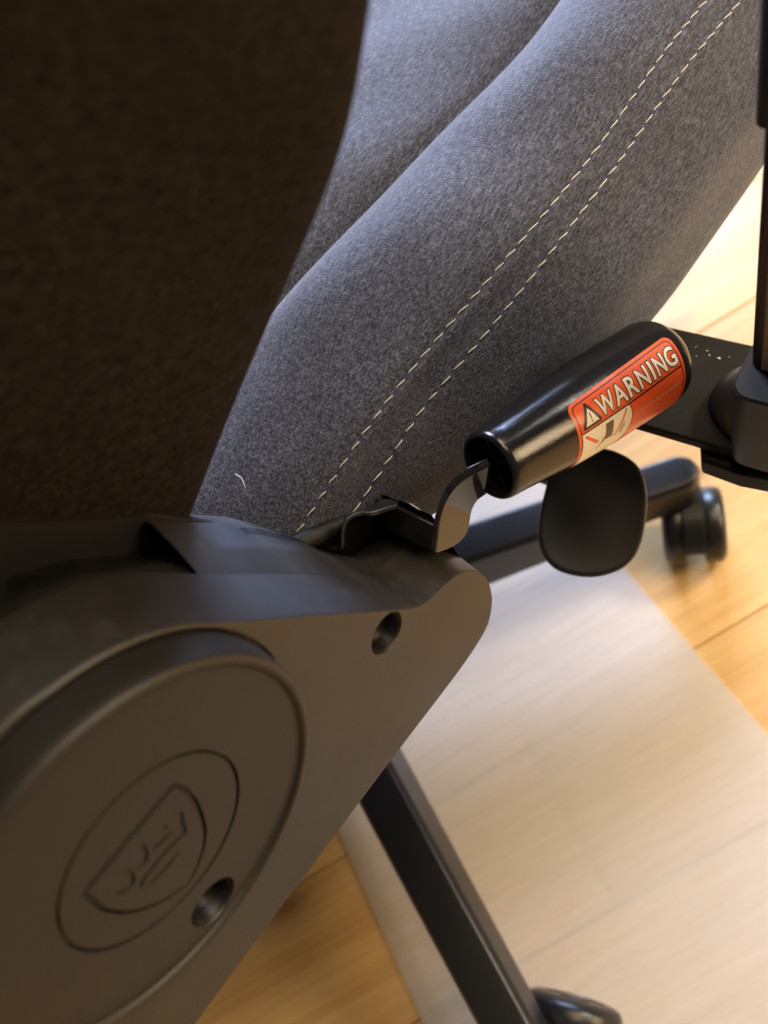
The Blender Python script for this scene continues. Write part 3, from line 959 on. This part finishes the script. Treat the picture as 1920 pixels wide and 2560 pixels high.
# thicker step at the outer end
st4 = [(0.0280, 0.1890, 0.3450), (0.0352, 0.1737, 0.3450), (0.0525, 0.1727, 0.3450), (0.0650, 0.1744, 0.3450), (0.0720, 0.1812, 0.3450), (0.0518, 0.2360, 0.3450), (0.0321, 0.2373, 0.3450)]
st4 = [Vector(p) for p in st4]
mb = MB(); mb.loft([[p + Vector((0, 0, -.012)) for p in st4], st4], True, True, True)
mb.build("bracket_foot", M_BRACKET, arm, angle=30, bevel=.0015)
# grey dome round the post foot
dome_c = Vector((.0883, .2025, .353))
mb = MB()
lathe(mb, (0, 0, 0), (0, 0, 1), [(.0605, 0), (.0598, .004), (.0570, .010), (.0520, .0155), (.045, .020), (.02, .023)], 64, True, True)
mb.v = [dome_c + Vector((p.x, p.y*.46, p.z)) for p in mb.v]
part_tag(mb.build("post_dome", M_DOME, arm, angle=50), "grey rounded dome at the foot of the armrest post")
def rbox(mb, cx, cy, sx, sy, z0, z1, r, n=6):
    def ring(z, ins):
        out = []
        for qx, qy, a0 in ((cx+sx-r, cy+sy-r, 0), (cx-sx+r, cy+sy-r, 90), (cx-sx+r, cy-sy+r, 180), (cx+sx-r, cy-sy+r, 270)):
            for i in range(n+1):
                a = radians(a0+90*i/n)
                out.append(Vector((qx+(r-ins)*cos(a), qy+(r-ins)*sin(a), z)))
        return out
    mb.loft([ring(z0, 0), ring(z1-.001, 0), ring(z1, .001)], True, True, True)
mb = MB(); rbox(mb, .0766, .1935, .030, .022, .355, .402, .008)
mb.build("post_socket", M_PAD, arm, angle=40)
mb = MB(); rbox(mb, .0765, .2015, .0270, .0155, .400, .66, .003)
post = mb.build("post", M_PAD, arm, angle=40)
mb = MB(); rbox(mb, .0800, .1866, .0262, .0020, .4035, .655, .001)
part_tag(mb.build("post_inlay", M_TUBE, arm, angle=40), "brown metal face of the armrest post")
mb = MB(); rbox(mb, .0820, .2035, .0348, .0190, .506, .70, .004)
part_tag(mb.build("post_sleeve", M_PAD, arm, angle=40), "black upper sleeve of the armrest post")

# ---- tilt lever paddle
pc = Vector([(-0.0083, 0.1460, 0.3099)][0])
pd_n = (Vector((.115, 0, .66)) - pc).normalized()
pd_n = (pd_n + Vector((.02, .10, .05))).normalized()
outl = [(-0.0338, 0.1554, 0.3294), (-0.0289, 0.1667, 0.3295), (-0.0202, 0.1745, 0.3262), (-0.0090, 0.1787, 0.3201), (0.0012, 0.1778, 0.3131), (0.0080, 0.1709, 0.3066), (0.0126, 0.1593, 0.3002), (0.0152, 0.1443, 0.2940), (0.0128, 0.1327, 0.2921), (0.0051, 0.1227, 0.2942), (-0.0043, 0.1166, 0.2986), (-0.0142, 0.1142, 0.3043), (-0.0220, 0.1177, 0.3105), (-0.0272, 0.1264, 0.3164), (-0.0300, 0.1371, 0.3215), (-0.0317, 0.1474, 0.3256)]
outl = [Vector(p) for p in outl]
outl = [p - pd_n*((p-pc).dot(pd_n)) for p in outl]
outl = resample(catmull(outl, 5, True), 64, True)
def scl(s, h): return [pc + (p-pc)*s + pd_n*h for p in outl]
mb = MB()
mb.loft([scl(.90, -.009), scl(.97, -.0075), scl(1.0, -.005), scl(1.0, -.0022), scl(.985, -.0006), scl(.955, 0), scl(.90, -.0004), scl(.5, -.0010)], True, True, True)
paddle = mb.build("tilt_paddle", M_PAD, chair, angle=60)
part_tag(paddle, "matte black oval tilt lever paddle")
mb = MB(); tube(mb, catmull([pc + Vector((-.004, .01, -.008)), pc + Vector((-.03, .012, .000)), pc + Vector((-.10, 0, .012)), pc + Vector((-.2, -.05, .016))], 5), .005, 12)
mb.build("paddle_rod", M_STEEL, paddle)

# ---- seat mechanism, gas lift, star base
mb = MB()
box(mb, (HUB.x, HUB.y, .345), (.16, .22, .05)); 
mech = mb.build("tilt_mechanism", M_BASE, chair, bevel=.006)
mb = MB(); lathe(mb, (HUB.x, HUB.y, .12), (0, 0, 1), [(.028, 0), (.028, .12), (.018, .121), (.018, .21)], 32, True, True)
mb.build("gas_lift", M_BASE, chair, angle=40)
mb = MB(); lathe(mb, (HUB.x, HUB.y, .07), (0, 0, 1), [(.040, 0), (.050, .004), (.052, .05), (.046, .064), (.034, .068)], 48, True, True)
hubo = mb.build("star_base_hub", M_BASE, chair, angle=40)
END2 = Vector((-.040, .294, 0)); END1 = Vector((.042, -.114, 0))
a2 = math.atan2(*(END2-HUB).yx); a1 = math.atan2(*(END1-HUB).yx)
L2 = (END2-HUB).to_2d().length; L1 = (END1-HUB).to_2d().length
angs = [(a1, L1), (a2, L2), (a2 + radians(70), L2), (a2 + radians(143), L2), (a1 - radians(72), L2)]
def make_leg(ang, length):
    mb = MB()
    R = Matrix.Rotation(ang, 3, 'Z')
    rings = []
    for i in range(15):
        u = i/14
        s = .035 + (length-.035)*u
        hw = .0192 - .0030*u; bot = .030*(1-u) + .030
        zt = .128 - .030*u**1.2
        if u > .999: pass
        sec = [(-hw-.002, zt-bot), (-hw-.001, zt-bot*.45), (-hw, zt-.004), (-hw+.0035, zt), (0, zt+.0008), (hw-.0035, zt), (hw, zt-.004), (hw+.001, zt-bot*.45), (hw+.002, zt-bot)]
        rings.append([HUB + R @ Vector((s, y, z)) for y, z in sec])
    # rounded end
    last = rings[-1]; c = HUB + R @ Vector((length, 0, 0))
    hw = .0162
    for k in range(1, 7):
        a = k/6*pi/2*.97
        rings.append([Vector((c.x, c.y, p.z)) + (R @ Vector((hw*sin(a)*1.0, 0, 0))) + (Vector((p.x, p.y, 0)) - Vector((c.x, c.y, 0)))*cos(a) + Vector((0, 0, -.003*(k/6)**3)) for p in last])
    mb.loft(rings, True, True, True)
    return mb.build("base_leg", M_BASE, hubo, angle=32, bevel=.0012)
for a, l in angs: make_leg(a, l)

def caster(pos, heading, r=.032):
    """twin wheel caster: hood over two rounded wheels, offset from its stem"""
    R = Matrix.Rotation(heading, 3, 'Z')
    p = Vector((pos[0], pos[1], 0))
    cz = r
    cpt = p + R @ Vector((.020, 0, 0))
    mb = MB()
    # hood: half-cylinder cover between/over the wheels
    rings = []
    for i in range(17):
        a = radians(20 + 140*i/16)
        rr = r + .0015
        ring = []
        for y, dr in ((-.0085, 0), (-.0075, .0015), (.0075, .0015), (.0085, 0), (.0085, -.010), (-.0085, -.010)):
            ring.append(cpt + R @ Vector(((rr+dr)*cos(a), y, cz + (rr+dr)*sin(a) - cz + r)))
        rings.append(ring)
    mb.loft(rings, True, True, True)
    tube(mb, [p + Vector((0, 0, .055)), p + Vector((0, 0, .090))], .008, 16)
    hood = mb.build("caster", M_BASE, chair, angle=40)
    for sg in (-1, 1):
        w = MB()
        ax = R @ Vector((0, sg, 0))
        lathe(w, cpt + Vector((0, 0, r)) + ax*.0075, ax, [(.010, 0), (r-.001, 0), (r, .002), (r, .011), (r-.002, .0150), (r-.006, .0168), (r-.012, .0174), (r-.0125, .0166), (.010, .0166), (.0095, .0176), (.002, .0178)], 40, True, True)
        w.build("wheel", M_BASE, hood, angle=40)
    return hood
ends = [HUB + Vector((cos(a)*l, sin(a)*l, 0)) for a, l in angs]
caster(ends[0] + Vector((-.004, .007, 0)), radians(20))
caster(ends[1] + Vector((.006, .008, 0)), radians(-62))
for e, h in zip(ends[2:], (100, 210, 250)): caster(e, radians(h))
